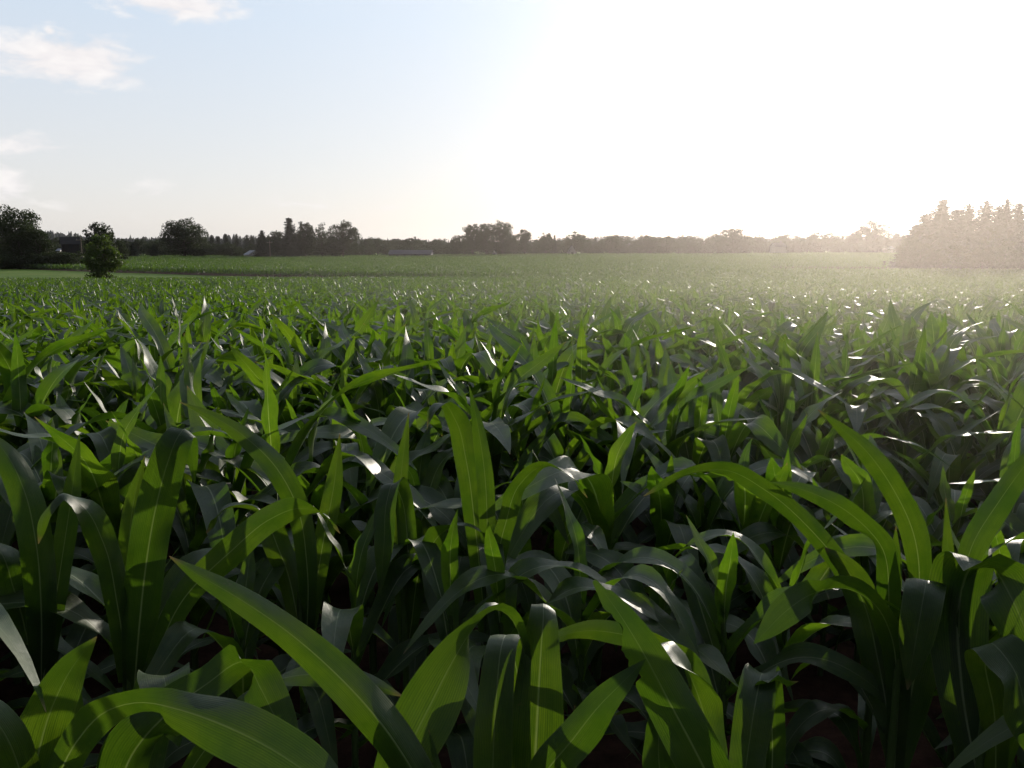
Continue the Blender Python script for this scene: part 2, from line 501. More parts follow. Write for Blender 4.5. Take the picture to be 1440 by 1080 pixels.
hero(735, 1.42, 'corn plant with one broad upright leaf folded over at its top, at the centre front', [
    [(748, 1230, 1.42, 30), (750, 1140, 1.38, 74), (752, 1080, 1.37, 82), (756, 1000, 1.37, 78), (761, 910, 1.38, 56), (764, 868, 1.39, 44), (764, 852, 1.41, 38), (765, 858, 1.46, 36), (767, 900, 1.52, 32), (769, 960, 1.56, 20), (770, 1010, 1.57, 2)],
    [(738, 1230, 1.45, 24), (740, 1080, 1.50, 44), (730, 960, 1.52, 48), (718, 908, 1.49, 48), (711, 893, 1.45, 48), (705, 910, 1.41, 48), (698, 980, 1.37, 54), (693, 1080, 1.35, 54), (690, 1180, 1.34, 30), (688, 1240, 1.33, 2)],
    ([(738, 1230, 1.42, 24), (742, 1080, 1.41, 30, 50), (741, 960, 1.40, 30, 58), (733, 900, 1.39, 30, 58), (715, 866, 1.37, 34, 55), (692, 858, 1.34, 38, 50), (664, 886, 1.31, 48, 35), (634, 935, 1.28, 74, 15), (606, 990, 1.26, 90, 5), (578, 1045, 1.24, 84), (550, 1100, 1.23, 60), (520, 1160, 1.22, 4)], dict(free=False)),
    [(742, 1240, 1.38, 26), (765, 1090, 1.30, 52, 35), (805, 1040, 1.27, 58, 38), (845, 990, 1.26, 48, 35), (880, 955, 1.255, 26, 25), (908, 927, 1.25, 1)],
    [(780, 1230, 1.40, 20), (800, 1100, 1.36, 18), (806, 1040, 1.35, 12), (808, 992, 1.35, 1)],
], seed=11)
hero(1012, 1.37, 'corn plant with a long torn leaf tip bitten ragged by insects, right of centre front', [
    ([(1035, 1230, 1.36, 30), (1022, 1150, 1.32, 62), (985, 1070, 1.29, 70), (940, 985, 1.28, 68), (897, 905, 1.285, 54), (866, 856, 1.30, 34), (836, 816, 1.32, 8)], dict(torn=True, rows=90, cup=12)),
    [(1012, 1230, 1.40, 30), (985, 1090, 1.44, 44, 20), (930, 960, 1.46, 50, 30), (918, 915, 1.45, 52, 35), (932, 905, 1.43, 54, 35), (958, 930, 1.41, 54, 30), (984, 985, 1.38, 56, 25), (999, 1050, 1.36, 50, 20), (1008, 1120, 1.35, 30), (1012, 1180, 1.34, 2)],
    [(985, 1230, 1.40, 24), (935, 1120, 1.42, 44), (926, 1060, 1.42, 46), (928, 1010, 1.43, 30), (930, 975, 1.44, 1)],
    [(1010, 1200, 1.42, 24), (1000, 1010, 1.55, 30, 20), (950, 915, 1.60, 36, 30), (880, 893, 1.58, 34, 25), (825, 887, 1.56, 28, 20), (785, 895, 1.53, 16), (755, 908, 1.51, 1)],
], seed=12)
hero(640, 1.27, 'corn plant sending one long narrow leaf up to the left, front row left of centre', [
    ([(640, 1240, 1.27, 26), (618, 1160, 1.23, 56, 10), (575, 1075, 1.21, 62, 12), (530, 1010, 1.20, 64, 12), (475, 950, 1.20, 60, 12), (400, 885, 1.21, 46, 10), (330, 838, 1.22, 36, 12), (275, 806, 1.23, 20), (238, 782, 1.24, 1)], dict(cup=38)),
    [(638, 1240, 1.26, 18), (622, 1110, 1.22, 14), (612, 1065, 1.22, 9), (603, 1026, 1.22, 1)],
], seed=13)
hero(40, 1.32, 'corn plant at the bottom left corner with a glossy leaf arching over to the right', [
    [(45, 1230, 1.31, 30), (42, 1120, 1.30, 58), (55, 1055, 1.29, 66), (75, 990, 1.28, 58), (104, 935, 1.28, 36), (136, 895, 1.28, 1)],
    [(55, 1220, 1.30, 28), (75, 1110, 1.25, 42, 35), (110, 1040, 1.23, 46, 48), (150, 1000, 1.21, 48, 52), (200, 988, 1.19, 40, 50), (245, 996, 1.17, 50, 32), (310, 1018, 1.15, 76, 8), (380, 1052, 1.13, 78, 0), (440, 1092, 1.11, 70), (510, 1150, 1.10, 2)],
    [(50, 1230, 1.28, 24), (30, 1090, 1.22, 44, 20), (5, 1030, 1.20, 46, 25), (-30, 985, 1.20, 34), (-80, 950, 1.20, 2)],
    [(70, 1230, 1.36, 20), (95, 1080, 1.40, 24, 15), (108, 1010, 1.40, 18), (112, 960, 1.40, 1)],
], seed=14)
hero(185, 1.42, 'corn plant with two short leaves bent double, beside the bottom left corner', [
    [(185, 1240, 1.42, 26), (165, 1120, 1.36, 60, 10), (190, 1055, 1.35, 70, 18), (245, 995, 1.36, 64, 22), (300, 955, 1.38, 48, 30), (325, 936, 1.39, 50, 22), (345, 932, 1.37, 58, 10), (365, 965, 1.34, 60), (393, 1020, 1.32, 50), (425, 1075, 1.30, 2)],
    [(190, 1240, 1.43, 26), (200, 1090, 1.50, 56), (214, 1005, 1.51, 62), (226, 960, 1.50, 64), (229, 950, 1.47, 66), (232, 958, 1.43, 66), (240, 1000, 1.40, 54), (252, 1050, 1.39, 2)],
    [(195, 1240, 1.44, 22), (300, 1040, 1.42, 30, 20), (385, 958, 1.42, 30, 35), (450, 948, 1.41, 34, 35), (512, 957, 1.40, 28, 25), (568, 980, 1.39, 1)],
], seed=15)
hero(1075, 1.62, 'corn plant with one pale drooping leaf and a shiny bent tip, front right of centre', [
    [(1080, 1180, 1.62, 24), (1086, 1040, 1.66, 40), (1080, 965, 1.66, 42), (1072, 947, 1.62, 46), (1063, 985, 1.56, 58), (1053, 1050, 1.53, 54), (1043, 1120, 1.51, 36), (1036, 1180, 1.50, 2)],
    [(1075, 1180, 1.62, 20), (1070, 1030, 1.62, 28, 20), (1072, 970, 1.60, 34, 20), (1088, 955, 1.57, 36, 15), (1106, 962, 1.55, 22), (1123, 958, 1.54, 1)],
], seed=16)
hero(1258, 1.90, 'corn plant with a low arching leaf whose lit tip hangs left, front right', [
    [(1258, 1080, 1.90, 26), (1262, 960, 1.90, 36), (1252, 890, 1.89, 42, 20), (1230, 850, 1.87, 44, 42), (1185, 827, 1.84, 44, 42), (1140, 836, 1.80, 48, 30), (1100, 864, 1.77, 44, 15), (1075, 890, 1.75, 22), (1060, 905, 1.74, 1)],
    [(1262, 1080, 1.90, 30), (1282, 970, 1.93, 60), (1298, 890, 1.94, 66), (1304, 828, 1.92, 60), (1303, 816, 1.88, 56), (1300, 832, 1.84, 56), (1288, 900, 1.81, 46), (1276, 970, 1.80, 2)],
    [(1260, 1080, 1.90, 24), (1235, 930, 1.97, 50), (1215, 850, 2.0, 52), (1190, 800, 2.02, 40), (1160, 770, 2.04, 2)],
], seed=17)
hero(1385, 1.72, 'corn plant with a wide shiny leaf spilling off the right edge of the view', [
    [(1380, 1120, 1.72, 30), (1352, 960, 1.80, 70), (1348, 860, 1.84, 84), (1360, 806, 1.83, 84), (1378, 790, 1.77, 84), (1398, 800, 1.70, 84), (1422, 840, 1.64, 80), (1448, 900, 1.60, 60), (1475, 980, 1.57, 2)],
    [(1400, 1120, 1.72, 26), (1398, 1000, 1.67, 40), (1386, 925, 1.64, 48), (1396, 905, 1.60, 58), (1425, 940, 1.56, 68), (1442, 1000, 1.53, 62), (1458, 1080, 1.51, 2)],
    [(1385, 1120, 1.72, 22), (1345, 900, 1.86, 26), (1335, 800, 1.90, 20), (1330, 700, 1.92, 1)],
    [(1385, 1100, 1.74, 22), (1350, 850, 1.84, 28, 25), (1368, 765, 1.84, 34, 30), (1405, 705, 1.84, 36, 30), (1445, 650, 1.84, 26), (1490, 600, 1.84, 1)],
], seed=18)
hero(185, 2.02, 'corn plant with a tall broad leaf curled at its tip, second row on the left', [
    [(188, 980, 2.02, 36), (196, 880, 1.99, 60), (206, 790, 1.97, 66), (220, 710, 1.95, 68), (236, 650, 1.94, 62), (248, 618, 1.94, 52), (257, 604, 1.96, 44), (264, 606, 1.99, 38), (270, 640, 2.02, 24), (274, 680, 2.03, 1)],
    [(180, 960, 2.02, 30), (165, 850, 1.98, 40), (146, 765, 1.95, 46), (116, 712, 1.92, 44), (88, 694, 1.90, 36), (66, 718, 1.88, 32), (54, 765, 1.87, 1)],
    [(186, 960, 2.03, 26), (180, 800, 2.04, 36), (188, 705, 2.04, 28), (204, 640, 2.04, 1)],
    [(200, 980, 2.0, 26), (260, 840, 1.99, 46, 15), (325, 775, 1.98, 54, 20), (380, 730, 1.97, 48, 32), (420, 715, 1.95, 42, 42), (455, 724, 1.92, 28, 35), (478, 750, 1.90, 1)],
], group='corn plants in the second row', seed=19)
hero(55, 2.08, 'corn plant with a leaf bowed out past the left edge, second row', [
    [(58, 960, 2.08, 30), (58, 860, 2.06, 48), (50, 760, 2.04, 52), (34, 690, 2.04, 48), (12, 643, 2.04, 38), (-20, 605, 2.05, 2)],
    [(60, 960, 2.08, 28), (85, 800, 2.10, 34), (100, 700, 2.11, 30), (112, 610, 2.12, 1)],
    [(52, 960, 2.09, 28), (20, 830, 2.12, 50), (-5, 770, 2.10, 46), (-45, 745, 2.08, 2)],
], group='corn plants in the second row', seed=20)
hero(428, 2.30, 'corn plant with a bright straight leaf slanting up to the left, second row', [
    [(430, 920, 2.30, 26), (432, 800, 2.28, 38, 10), (415, 705, 2.26, 44, 10), (384, 652, 2.25, 44, 12), (340, 611, 2.25, 32, 10), (297, 584, 2.26, 17), (252, 565, 2.27, 1)],
    [(432, 900, 2.30, 26), (455, 760, 2.33, 36), (470, 680, 2.34, 32), (478, 610, 2.35, 1)],
    [(425, 900, 2.30, 28), (395, 780, 2.32, 48), (360, 720, 2.31, 48), (320, 715, 2.28, 34), (290, 750, 2.26, 2)],
], group='corn plants in the second row', seed=21)
hero(685, 2.36, 'corn plant with a bright upright spear between arching leaves, second row centre', [
    [(690, 900, 2.36, 24), (686, 760, 2.36, 32), (681, 660, 2.36, 32), (672, 600, 2.36, 23), (660, 543, 2.36, 1)],
    [(684, 900, 2.37, 26), (668, 740, 2.40, 40), (656, 650, 2.39, 44), (641, 592, 2.37, 44), (622, 567, 2.34, 36), (608, 578, 2.31, 24), (600, 606, 2.30, 1)],
    [(688, 900, 2.36, 26), (710, 740, 2.32, 36, 20), (732, 680, 2.30, 36, 35), (765, 655, 2.28, 32, 35), (800, 668, 2.26, 22), (826, 700, 2.25, 1)],
], group='corn plants in the second row', seed=22)
hero(572, 2.34, 'corn plant with a pale leaf hanging straight down, second row left of centre', [
    [(572, 900, 2.34, 24), (574, 780, 2.36, 36), (564, 700, 2.37, 40), (552, 680, 2.33, 44), (544, 705, 2.29, 42), (540, 765, 2.26, 36), (534, 840, 2.24, 1)],
    [(575, 900, 2.34, 24), (600, 780, 2.30, 40, 15), (628, 745, 2.27, 42, 30), (600, 740, 2.24, 30, 30), (575, 800, 2.22, 1)][:3] + [(660, 740, 2.25, 30, 30), (700, 770, 2.23, 1)],
    [(570, 900, 2.35, 24), (560, 720, 2.40, 30), (566, 650, 2.41, 24), (575, 580, 2.42, 1)],
], group='corn plants in the second row', seed=23)
hero(1222, 2.16, 'corn plant with three long leaves all sweeping up to the left, second row right', [
    [(1225, 960, 2.16, 28), (1212, 860, 2.12, 32, 8), (1185, 800, 2.08, 37, 10), (1140, 745, 2.05, 37, 12), (1080, 692, 2.02, 36, 25), (1020, 661, 2.0, 36, 40), (960, 668, 1.97, 28, 40), (905, 698, 1.95, 1)],
    [(1230, 960, 2.16, 28), (1250, 840, 2.10, 40), (1240, 770, 2.08, 40), (1205, 730, 2.07, 42, 8), (1160, 701, 2.06, 34), (1120, 686, 2.06, 22), (1083, 678, 2.06, 1)],
    [(1240, 960, 2.18, 26), (1292, 830, 2.16, 38), (1285, 752, 2.15, 44), (1255, 686, 2.15, 44), (1215, 631, 2.15, 34), (1180, 600, 2.16, 17), (1150, 576, 2.17, 1)],
    [(1225, 960, 2.16, 22), (1258, 800, 2.2, 24), (1260, 740, 2.2, 1)],
], group='corn plants in the second row', seed=24)


# ------------------------------------------------------------------ the rows of corn
def frame_px(x, y, z):
    d = Vector((x, y, z - EYE))
    f = d.y * cp - d.z * sp; u = d.y * sp + d.z * cp
    if f < .2: return None
    return CX + FPX * d.x / f, CY - FPX * u / f


def in_near_block(x, y):
    return (y < 88 or y > 94 - .75 * x) and y < 352


pts = []
rowk = 0
y = 1.45
while y < 30:
    half = .66 * y + 4.5
    x = -half + rng.uniform(0, .2)
    while x < half:
        pts.append((x + rng.normal(0, .02), y + rng.normal(0, .035) + .02 * x))
        x += .160 + rng.normal(0, .022)
    y += .74
near, rest = [], []
for (x, y) in pts:
    if y < 2.75 and any((x - hx) ** 2 + ((y - hy) * .8) ** 2 < .14 ** 2 for hx, hy in HERO_XY): continue
    q = frame_px(x, y, gz(x, y) + .9)
    if y < 1.75 and q and -150 < q[0] < 1590: continue        # the front row is built leaf by leaf
    inside = q is not None and -40 < q[0] < 1480 and q[1] < 1120
    (near if inside else rest).append((x, y))
near.sort(key=lambda p: math.hypot(p[0], p[1]))
N_IND = 300 - len(HERO_XY)
rest += near[N_IND:]
near = near[:N_IND]
for k, (x, y) in enumerate(near):
    leaves, st = PROTO[int(rng.integers(len(PROTO)))]
    s = float(rng.uniform(.96, 1.14))
    if y < 2.6: s *= .84
    for hx, hy in HERO_XY[:8]:                                # shorter plants where the evening sun reaches the front row
        al = (x - hx) * math.sin(SUN_AZ) + (y - hy) * math.cos(SUN_AZ)
        if .2 < al < 2.2 and abs((x - hx) * math.cos(SUN_AZ) - (y - hy) * math.sin(SUN_AZ)) < .22: s = min(s, .84)
    e = empty('corn_plant', (x, y, gz(x, y)), float(rng.uniform(0, 6.28)), (s, s, s))
    e.rotation_euler.x = float(rng.normal(0, .05)); e.rotation_euler.y = float(rng.normal(0, .05))
    tag(e, 'leafy green corn plant crowded among its neighbours in the rows behind the front plants', 'corn plant', 'corn plants crowded in the rows behind the front')
    for me in leaves: link('leaf', me, e)
    link('stalk', st, e)

# everything farther off and outside the frame: one mass of corn
P3 = [(x, y, .86 + .22 * rng.random(), 0) for x, y in rest]
y = 30.0
while y < 88:                                               # the near block thins out with distance
    half = .66 * y + 7
    n = int(2 * half / .24)
    xs = np.linspace(-half, half, n) + rng.normal(0, .05, n)
    P3 += [(a, y + rng.normal(0, .05), .88 + .24 * rng.random(), 1) for a in xs]
    y += .76
y = 88.0
while y < 352:                                              # the far block
    half = .68 * y + 8
    n = int(2 * half / (.42 + y * .0016))
    xs = np.linspace(-half, half, n) + rng.normal(0, .12, n)
    P3 += [(a, y + rng.normal(0, .07), 1.0 + .3 * rng.random(), 1) for a in xs if in_near_block(a, y) and not (a > 40 and y > 128 and y < 165 and a > .30 * y)]
    y += .9 + (y - 88) * .006
P3 = np.array(P3)
near_mask = P3[:, 3] == 0


def corn_mass(P3, protos, label):
    co = np.stack([P3[:, 0], P3[:, 1], ground_z(P3[:, 0], P3[:, 1])], -1)
    me = bpy.data.meshes.new('corn_field')
    me.vertices.add(len(co)); me.vertices.foreach_set('co', co.astype(np.float32).ravel())
    n = len(co)
    rot = np.stack([rng.normal(0, .05, n), rng.normal(0, .05, n), rng.uniform(0, 6.283, n)], -1)
    a = me.attributes.new('turn', 'FLOAT_VECTOR', 'POINT'); a.data.foreach_set('vector', rot.astype(np.float32).ravel())
    a = me.attributes.new('size', 'FLOAT', 'POINT'); a.data.foreach_set('value', P3[:, 2].astype(np.float32))
    a = me.attributes.new('pick', 'INT', 'POINT'); a.data.foreach_set('value', rng.integers(0, len(protos), n).astype(np.int32))
    me.update()
    o = link('corn_field', me)
    ng = bpy.data.node_groups.new('corn_rows', 'GeometryNodeTree')
    ng.interface.new_socket('Geometry', in_out='INPUT', socket_type='NodeSocketGeometry')
    ng.interface.new_socket('Geometry', in_out='OUTPUT', socket_type='NodeSocketGeometry')
    N = ng.nodes; gi = N.new('NodeGroupInput'); go = N.new('NodeGroupOutput')
    join = N.new('GeometryNodeJoinGeometry')
    for p in protos:
        ob = N.new('GeometryNodeObjectInfo'); ob.inputs['Object'].default_value = p; ob.inputs['As Instance'].default_value = True
        ng.links.new(ob.outputs['Geometry'], join.inputs[0])
    ip = N.new('GeometryNodeInstanceOnPoints'); ip.inputs['Pick Instance'].default_value = True

    def attr(nm, ty):
        q = N.new('GeometryNodeInputNamedAttribute'); q.data_type = ty; q.inputs[0].default_value = nm; return q.outputs[0]
    e2r = N.new('FunctionNodeEulerToRotation')
    ng.links.new(attr('turn', 'FLOAT_VECTOR'), e2r.inputs[0])
    ng.links.new(gi.outputs[0], ip.inputs['Points'])
    ng.links.new(join.outputs[0], ip.inputs['Instance'])
    ng.links.new(attr('pick', 'INT'), ip.inputs['Instance Index'])
    ng.links.new(e2r.outputs[0], ip.inputs['Rotation'])
    ng.links.new(attr('size', 'FLOAT'), ip.inputs['Scale'])
    ng.links.new(ip.outputs[0], go.inputs[0])
    md = o.modifiers.new('rows', 'NODES'); md.node_group = ng
    tag(o, label, 'corn field', kind='stuff')
    return o


corn_mass(P3[near_mask], [joined(300 + k, 18, 5) for k in range(12)], 'dense green corn canopy filling the middle of the field')
corn_mass(P3[~near_mask], [joined(340 + k, 9, 3, skip=2, mat=FAR_LEAF) for k in range(10)], 'distant corn thinning to a fine texture below the far trees')


# ------------------------------------------------------------------ trees
def leaf_cloud(lobes, n, size, seed, hollow=.25, droop=0.0):
    """n leaf-sized faces spread through ellipsoid lobes, thicker towards their skins, clumped."""
    r = np.random.default_rng(seed)
    w = np.array([a * b * c for (_, (a, b, c)) in lobes]) ** .62; w /= w.sum()
    which = r.choice(len(lobes), n, p=w)
    d = r.normal(size=(n, 3)); d /= np.linalg.norm(d, axis=1)[:, None]
    rad = hollow + (1 - hollow) * r.random(n) ** .6
    # clumps: push directions towards a handful of twig ends per lobe
    tw = r.normal(size=(len(lobes), 14, 3)); tw /= np.linalg.norm(tw, axis=2)[:, :, None]
    tsel = tw[which, r.integers(0, 14, n)]
    d = d * .45 + tsel * .75; d /= np.linalg.norm(d, axis=1)[:, None]
    c = np.array([l[0] for l in lobes], float)[which]; e = np.array([l[1] for l in lobes], float)[which]
    pos = c + d * e * rad[:, None] + r.normal(0, size * .35, (n, 3))
    a = r.normal(size=(n, 3)); a[:, 2] -= droop; a /= np.linalg.norm(a, axis=1)[:, None]
    b = np.cross(a, r.normal(size=(n, 3))); b /= np.linalg.norm(b, axis=1)[:, None]
    s = size * (.5 + r.random(n))[:, None]
    V = np.stack([pos - a * s, pos + b * s * .55, pos + a * s, pos - b * s * .55], 1).reshape(-1, 3)
    F = np.arange(4 * n).reshape(-1, 4)
    return V, F


def broadleaf(seed, tall=1.0, spread=.42, low=.18, n=5200, size=.022, mat=None, lobes_n=34):
    """Unit-high broadleaf tree; returns (trunk mesh, crown mesh)."""
    r = np.random.default_rng(seed)
    lobes = []
    tb = MB()
    lean = r.normal(0, .03, 2)
    top = Vector((lean[0], lean[1], .62))
    tb.tube([(0, 0, -.03), (lean[0] * .2, lean[1] * .2, .15), (lean[0] * .6, lean[1] * .6, .4), tuple(top)], [.030, .022, .015, .006], 7)
    for i in range(lobes_n):
        q = (i + .5) / lobes_n
        z = low + .10 + (.86 - low - .06) * q ** .85
        ring = spread * math.sin(math.pi * min(.90, .22 + .68 * q)) ** .8
        a = i * 2.4 + r.normal(0, .3)
        rr = ring * r.uniform(.15, 1.0) ** .6 * .86
        p = (rr * math.cos(a) + lean[0], rr * math.sin(a) + lean[1], z + r.normal(0, .045))
        e = spread * r.uniform(.17, .36) * (16 / lobes_n) ** .12
        lobes.append((p, (e, e, e * r.uniform(.6, .95))))
        s = Vector((lean[0] * .5, lean[1] * .5, min(.6, max(.14, z * .6))))
        mid = (s + Vector(p)) / 2 + Vector((0, 0, -.02))
        tb.tube([tuple(s), tuple(mid), p], [.011, .007, .003], 5)
    for i in range(5):                                        # the dense heart of the crown
        a = i * 1.26 + r.uniform(0, 1); rr = spread * .30
        lobes.append(((rr * math.cos(a) + lean[0], rr * math.sin(a) + lean[1], low + .12 + (.62 - low) * (i + .5) / 5), (spread * .62, spread * .62, .20)))
    V, F = leaf_cloud(lobes, n, size, seed)
    return tb.mesh('trunk', BARK, True), new_mesh('crown', V, F, mat or FOL, smooth=False)


def conifer(seed, spread=.2, n_wh=26, mat=None, gap=0.0):
    r = np.random.default_rng(seed)
    tb = MB(); tb.tube([(0, 0, -.03), (0, 0, .4), (0, 0, .99)], [.02, .013, .002], 6)
    V, F = [], []; b = 0
    for i in range(n_wh):
        q = i / (n_wh - 1)
        z = .06 + .92 * q
        # a ragged skirt of branch tips, so the tier reads as one dark layer
        k2 = 22; R0 = (spread * (1 - q) ** .85 + .015) * r.uniform(.8, 1.05)
        ang = np.linspace(0, 2 * math.pi, k2, endpoint=False) + r.uniform(0, 1)
        rad = R0 * np.where(np.arange(k2) % 2, r.uniform(.35, .6, k2), r.uniform(.75, 1.1, k2))
        rim = np.stack([rad * np.cos(ang), rad * np.sin(ang), z - .34 * rad + r.normal(0, .004, k2)], -1)
        topv = np.array([[0, 0, z + .035]])
        V.append(np.vstack([rim, topv])); F.append(np.array([(j, (j + 1) % k2, k2, k2) for j in range(k2)]) + b); b += k2 + 1
        nb = int(9 - 4 * q)
        for k in range(nb):
            if r.random() < gap: continue
            a = r.uniform(0, 6.28); L = spread * (1 - q) ** .85 * r.uniform(.6, 1.2) + .02
            dirv = np.array([math.cos(a), math.sin(a), 0])
            m = int(34 * L / spread) + 9
            tt = r.random(m) ** .7
            pos = np.outer(tt * L, dirv); pos[:, 2] = z - .30 * tt * L + .35 * (tt ** 3) * L * (.3 + q)
            pos += r.normal(0, .006, (m, 3))
            side = np.array([-dirv[1], dirv[0], 0])
            s = .021 * (1.1 - .5 * tt)[:, None] * (.7 + .6 * r.random((m, 1)))
            A = (dirv * .8 + side * r.choice([-1, 1], (m, 1)) * .9 + r.normal(0, .25, (m, 3)))
            A /= np.linalg.norm(A, axis=1)[:, None]
            B = np.cross(A, r.normal(size=(m, 3))); B /= np.linalg.norm(B, axis=1)[:, None]
            v = np.stack([pos, pos + A * s + B * s * .35, pos + A * s * 2, pos + A * s - B * s * .35], 1).reshape(-1, 3)
            v[:, 2] -= .004
            V.append(v); F.append(np.arange(len(v)).reshape(-1, 4) + b); b += len(v)
    return tb.mesh('trunk', BARK, True), new_mesh('crown', np.vstack(V), np.vstack(F), mat or NEEDLE, smooth=False)


BT = [broadleaf(500 + k, spread=s, low=l) for k, (s, l) in enumerate([(.40, .10), (.46, .08), (.36, .16), (.42, .04), (.33, .10), (.50, .06)])]
BIG = [broadleaf(520 + k, spread=s, low=l, n=12000, size=.016, lobes_n=44) for k, (s, l) in enumerate([(.52, .02), (.45, .04), (.40, .05)])]
SHR = [broadleaf(540 + k, spread=.62, low=-.10, n=3600, size=.032, lobes_n=24) for k in range(3)]
YOUNG = broadleaf(560, spread=.42, low=-.06, n=9000, size=.021, mat=FOL2, lobes_n=36)
SPARSE = broadleaf(561, spread=.24, low=.06, n=2000, size=.02, lobes_n=18)
CF = [conifer(600 + k, spread=s, gap=g) for k, (s, g) in enumerate([(.24, .05), (.19, .12), (.28, .1)])]
CFB = [conifer(610 + k, spread=s, n_wh=34, gap=g) for k, (s, g) in enumerate([(.25, .1), (.22, .18), (.30, .12), (.2, .2)])]


def tree(name, proto, px, Y, top_py, wid_px, label, cat='tree', group=None, unit_w=.85, sink=0.0):
    """Stand a unit tree at photo column px, forward distance Y, tall enough to reach row top_py, wid_px wide."""
    p = at(px, top_py, Y)
    z = gz(p.x, Y) - sink
    h = max(.6, p.z - z)
    w = wid_px * Y / FPX / unit_w
    e = empty(name, (p.x, Y, z), float(rng.uniform(0, 6.28)), (w, w, h * 1.03))
    tag(e, label, cat, group)
    link('trunk', proto[0], e); link('crown', proto[1], e)
    return e


g_left = 'trees at the left end of the field'
tree('broadleaf_tree', BIG[0], 22, 172, 291, 74, 'big dark broadleaf tree with a spreading crown at the far left edge', group=g_left, unit_w=.95)
tree('broadleaf_tree', BIG[1], -22, 178, 284, 60, 'tall dark tree cut off by the left edge of the view', group=g_left)
tree('broadleaf_tree', BIG[2], 52, 170, 322, 50, 'lower dark tree leaning out on the right of the big far-left tree', group=g_left)
tree('shrub', SHR[0], 28, 166, 360, 60, 'low dark shrub at the foot of the big far-left trees', 'shrub', 'shrubs below the left trees', 1.2)
tree('shrub', SHR[1], 78, 168, 354, 50, 'low dark shrub between the far-left trees and the dark shed', 'shrub', 'shrubs below the left trees', 1.2)
tree('shrub', SHR[2], 104, 172, 354, 44, 'low dark shrub just left of the bright young tree', 'shrub', 'shrubs below the left trees', 1.2)
tree('shrub', SHR[1], 2, 165, 358, 60, 'low dark shrub at the left edge below the tallest left tree', 'shrub', 'shrubs below the left trees', 1.2)
tree('shrub', SHR[0], 56, 167, 356, 50, 'low dark shrub in the middle of the growth below the far-left trees', 'shrub', 'shrubs below the left trees', 1.2)
tree('shrub', SHR[2], 92, 166, 355, 46, 'low dark shrub directly in front of the dark shed', 'shrub', 'shrubs below the left trees', 1.2)
tree('young_tree', YOUNG, 145, 117, 331, 54, 'small bright green leafy tree standing alone at the field edge', 'tree', None, .8)
tree('broadleaf_tree', BT[0], 139, 190, 313, 50, 'dark round-topped tree rising behind the small bright young tree', 'tree', None, .8)
tree('broadleaf_tree', BT[3], 170, 240, 338, 24, 'small rounded tree just right of the bright young tree', 'tree', None, .85)
tree('spruce_tree', CF[2], 186, 300, 342, 24, 'short dark cone-shaped evergreen left of the pair by the lone tree', 'tree', 'cone evergreens left of the round lone tree', .5)
tree('spruce_tree', CF[0], 216, 310, 345, 20, 'short dark cone-shaped evergreen close to the foot of the round lone tree', 'tree', 'cone evergreens left of the round lone tree', .46)
tree('broadleaf_tree', BIG[0], 257, 318, 308, 66, 'large round dark tree standing clear on the left horizon', 'tree', None, .9)
tree('broadleaf_tree', BT[5], 284, 322, 334, 26, 'low dark tree tucked against the right of the large round tree', 'tree', None, .9)
tree('shrub', SHR[0], 325, 330, 342, 34, 'pale rounded bush between the large round tree and the white roof', 'shrub', None, 1.2)
g_mid = 'dark clump of trees left of centre'
tree('spruce_tree', CFB[2], 368, 326, 325, 34, 'short dark evergreen at the left end of the clump, by the pole', 'tree', g_mid, .55)
tree('broadleaf_tree', BT[1], 388, 334, 324, 34, 'low broad tree behind the utility pole in the dark clump', 'tree', g_mid, .9)
tree('spruce_tree', CFB[0], 406, 328, 308, 46, 'pointed evergreen, the tallest top of the dark clump', 'tree', g_mid, .5)
tree('broadleaf_tree', BIG[2], 428, 330, 312, 34, 'dense rounded tree just right of the pointed evergreen', 'tree', g_mid, .8)
tree('broadleaf_tree', SPARSE, 452, 330, 313, 26, 'thin ragged tree with sky showing through its crown', 'tree', g_mid, .5)
tree('broadleaf_tree', BIG[0], 481, 330, 311, 46, 'airy round-crowned tree at the right end of the dark clump', 'tree', g_mid, .95)
tree('broadleaf_tree', BT[2], 466, 335, 336, 40, 'low dark tree filling in under the airy round crown', 'tree', g_mid, .8)
tree('broadleaf_tree', BT[4], 416, 336, 332, 60, 'low dark tree filling in under the pointed evergreen', 'tree', g_mid, .7)
g_c = 'tall dark trees at the centre of the horizon'
tree('broadleaf_tree', BT[0], 643, 345, 331, 26, 'low tree at the left foot of the tall centre trees', 'tree', g_c, .8)
tree('broadleaf_tree', BIG[2], 664, 340, 315, 34, 'leftmost of the tall trees at the centre horizon, with a flat ragged top', 'tree', g_c, .8)
tree('broadleaf_tree', BIG[1], 684, 342, 314, 36, 'middle one of the tall trees at the centre horizon', 'tree', g_c, .85)
tree('broadleaf_tree', BIG[0], 706, 340, 311, 38, 'highest of the tall trees at the centre horizon', 'tree', g_c, .95)
tree('broadleaf_tree', BT[4], 738, 345, 322, 24, 'narrow tree stepping down right of the tall centre trees', 'tree', g_c, .7)
tree('broadleaf_tree', BT[5], 724, 350, 330, 36, 'low filler tree at the right foot of the tall centre trees', 'tree', g_c, .9)
tree('broadleaf_tree', BT[3], 767, 350, 329, 26, 'low round tree between the centre trees and the pointed gable', 'tree', None, .8)
tree('broadleaf_tree', CF[0], 780, 352, 331, 12, 'slim little evergreen left of the white gable', 'tree', None, .46)
tree('broadleaf_tree', BT[2], 808, 352, 327, 30, 'peaked tree standing directly behind the white gable', 'tree', None, .75)
tree('broadleaf_tree', BT[1], 858, 360, 331, 32, 'dark tree between the white gable and the square-topped tree', 'tree', None, .9)
tree('broadleaf_tree', BT[4], 914, 362, 331, 26, 'square-topped dark tree right of centre on the horizon', 'tree', None, .7)
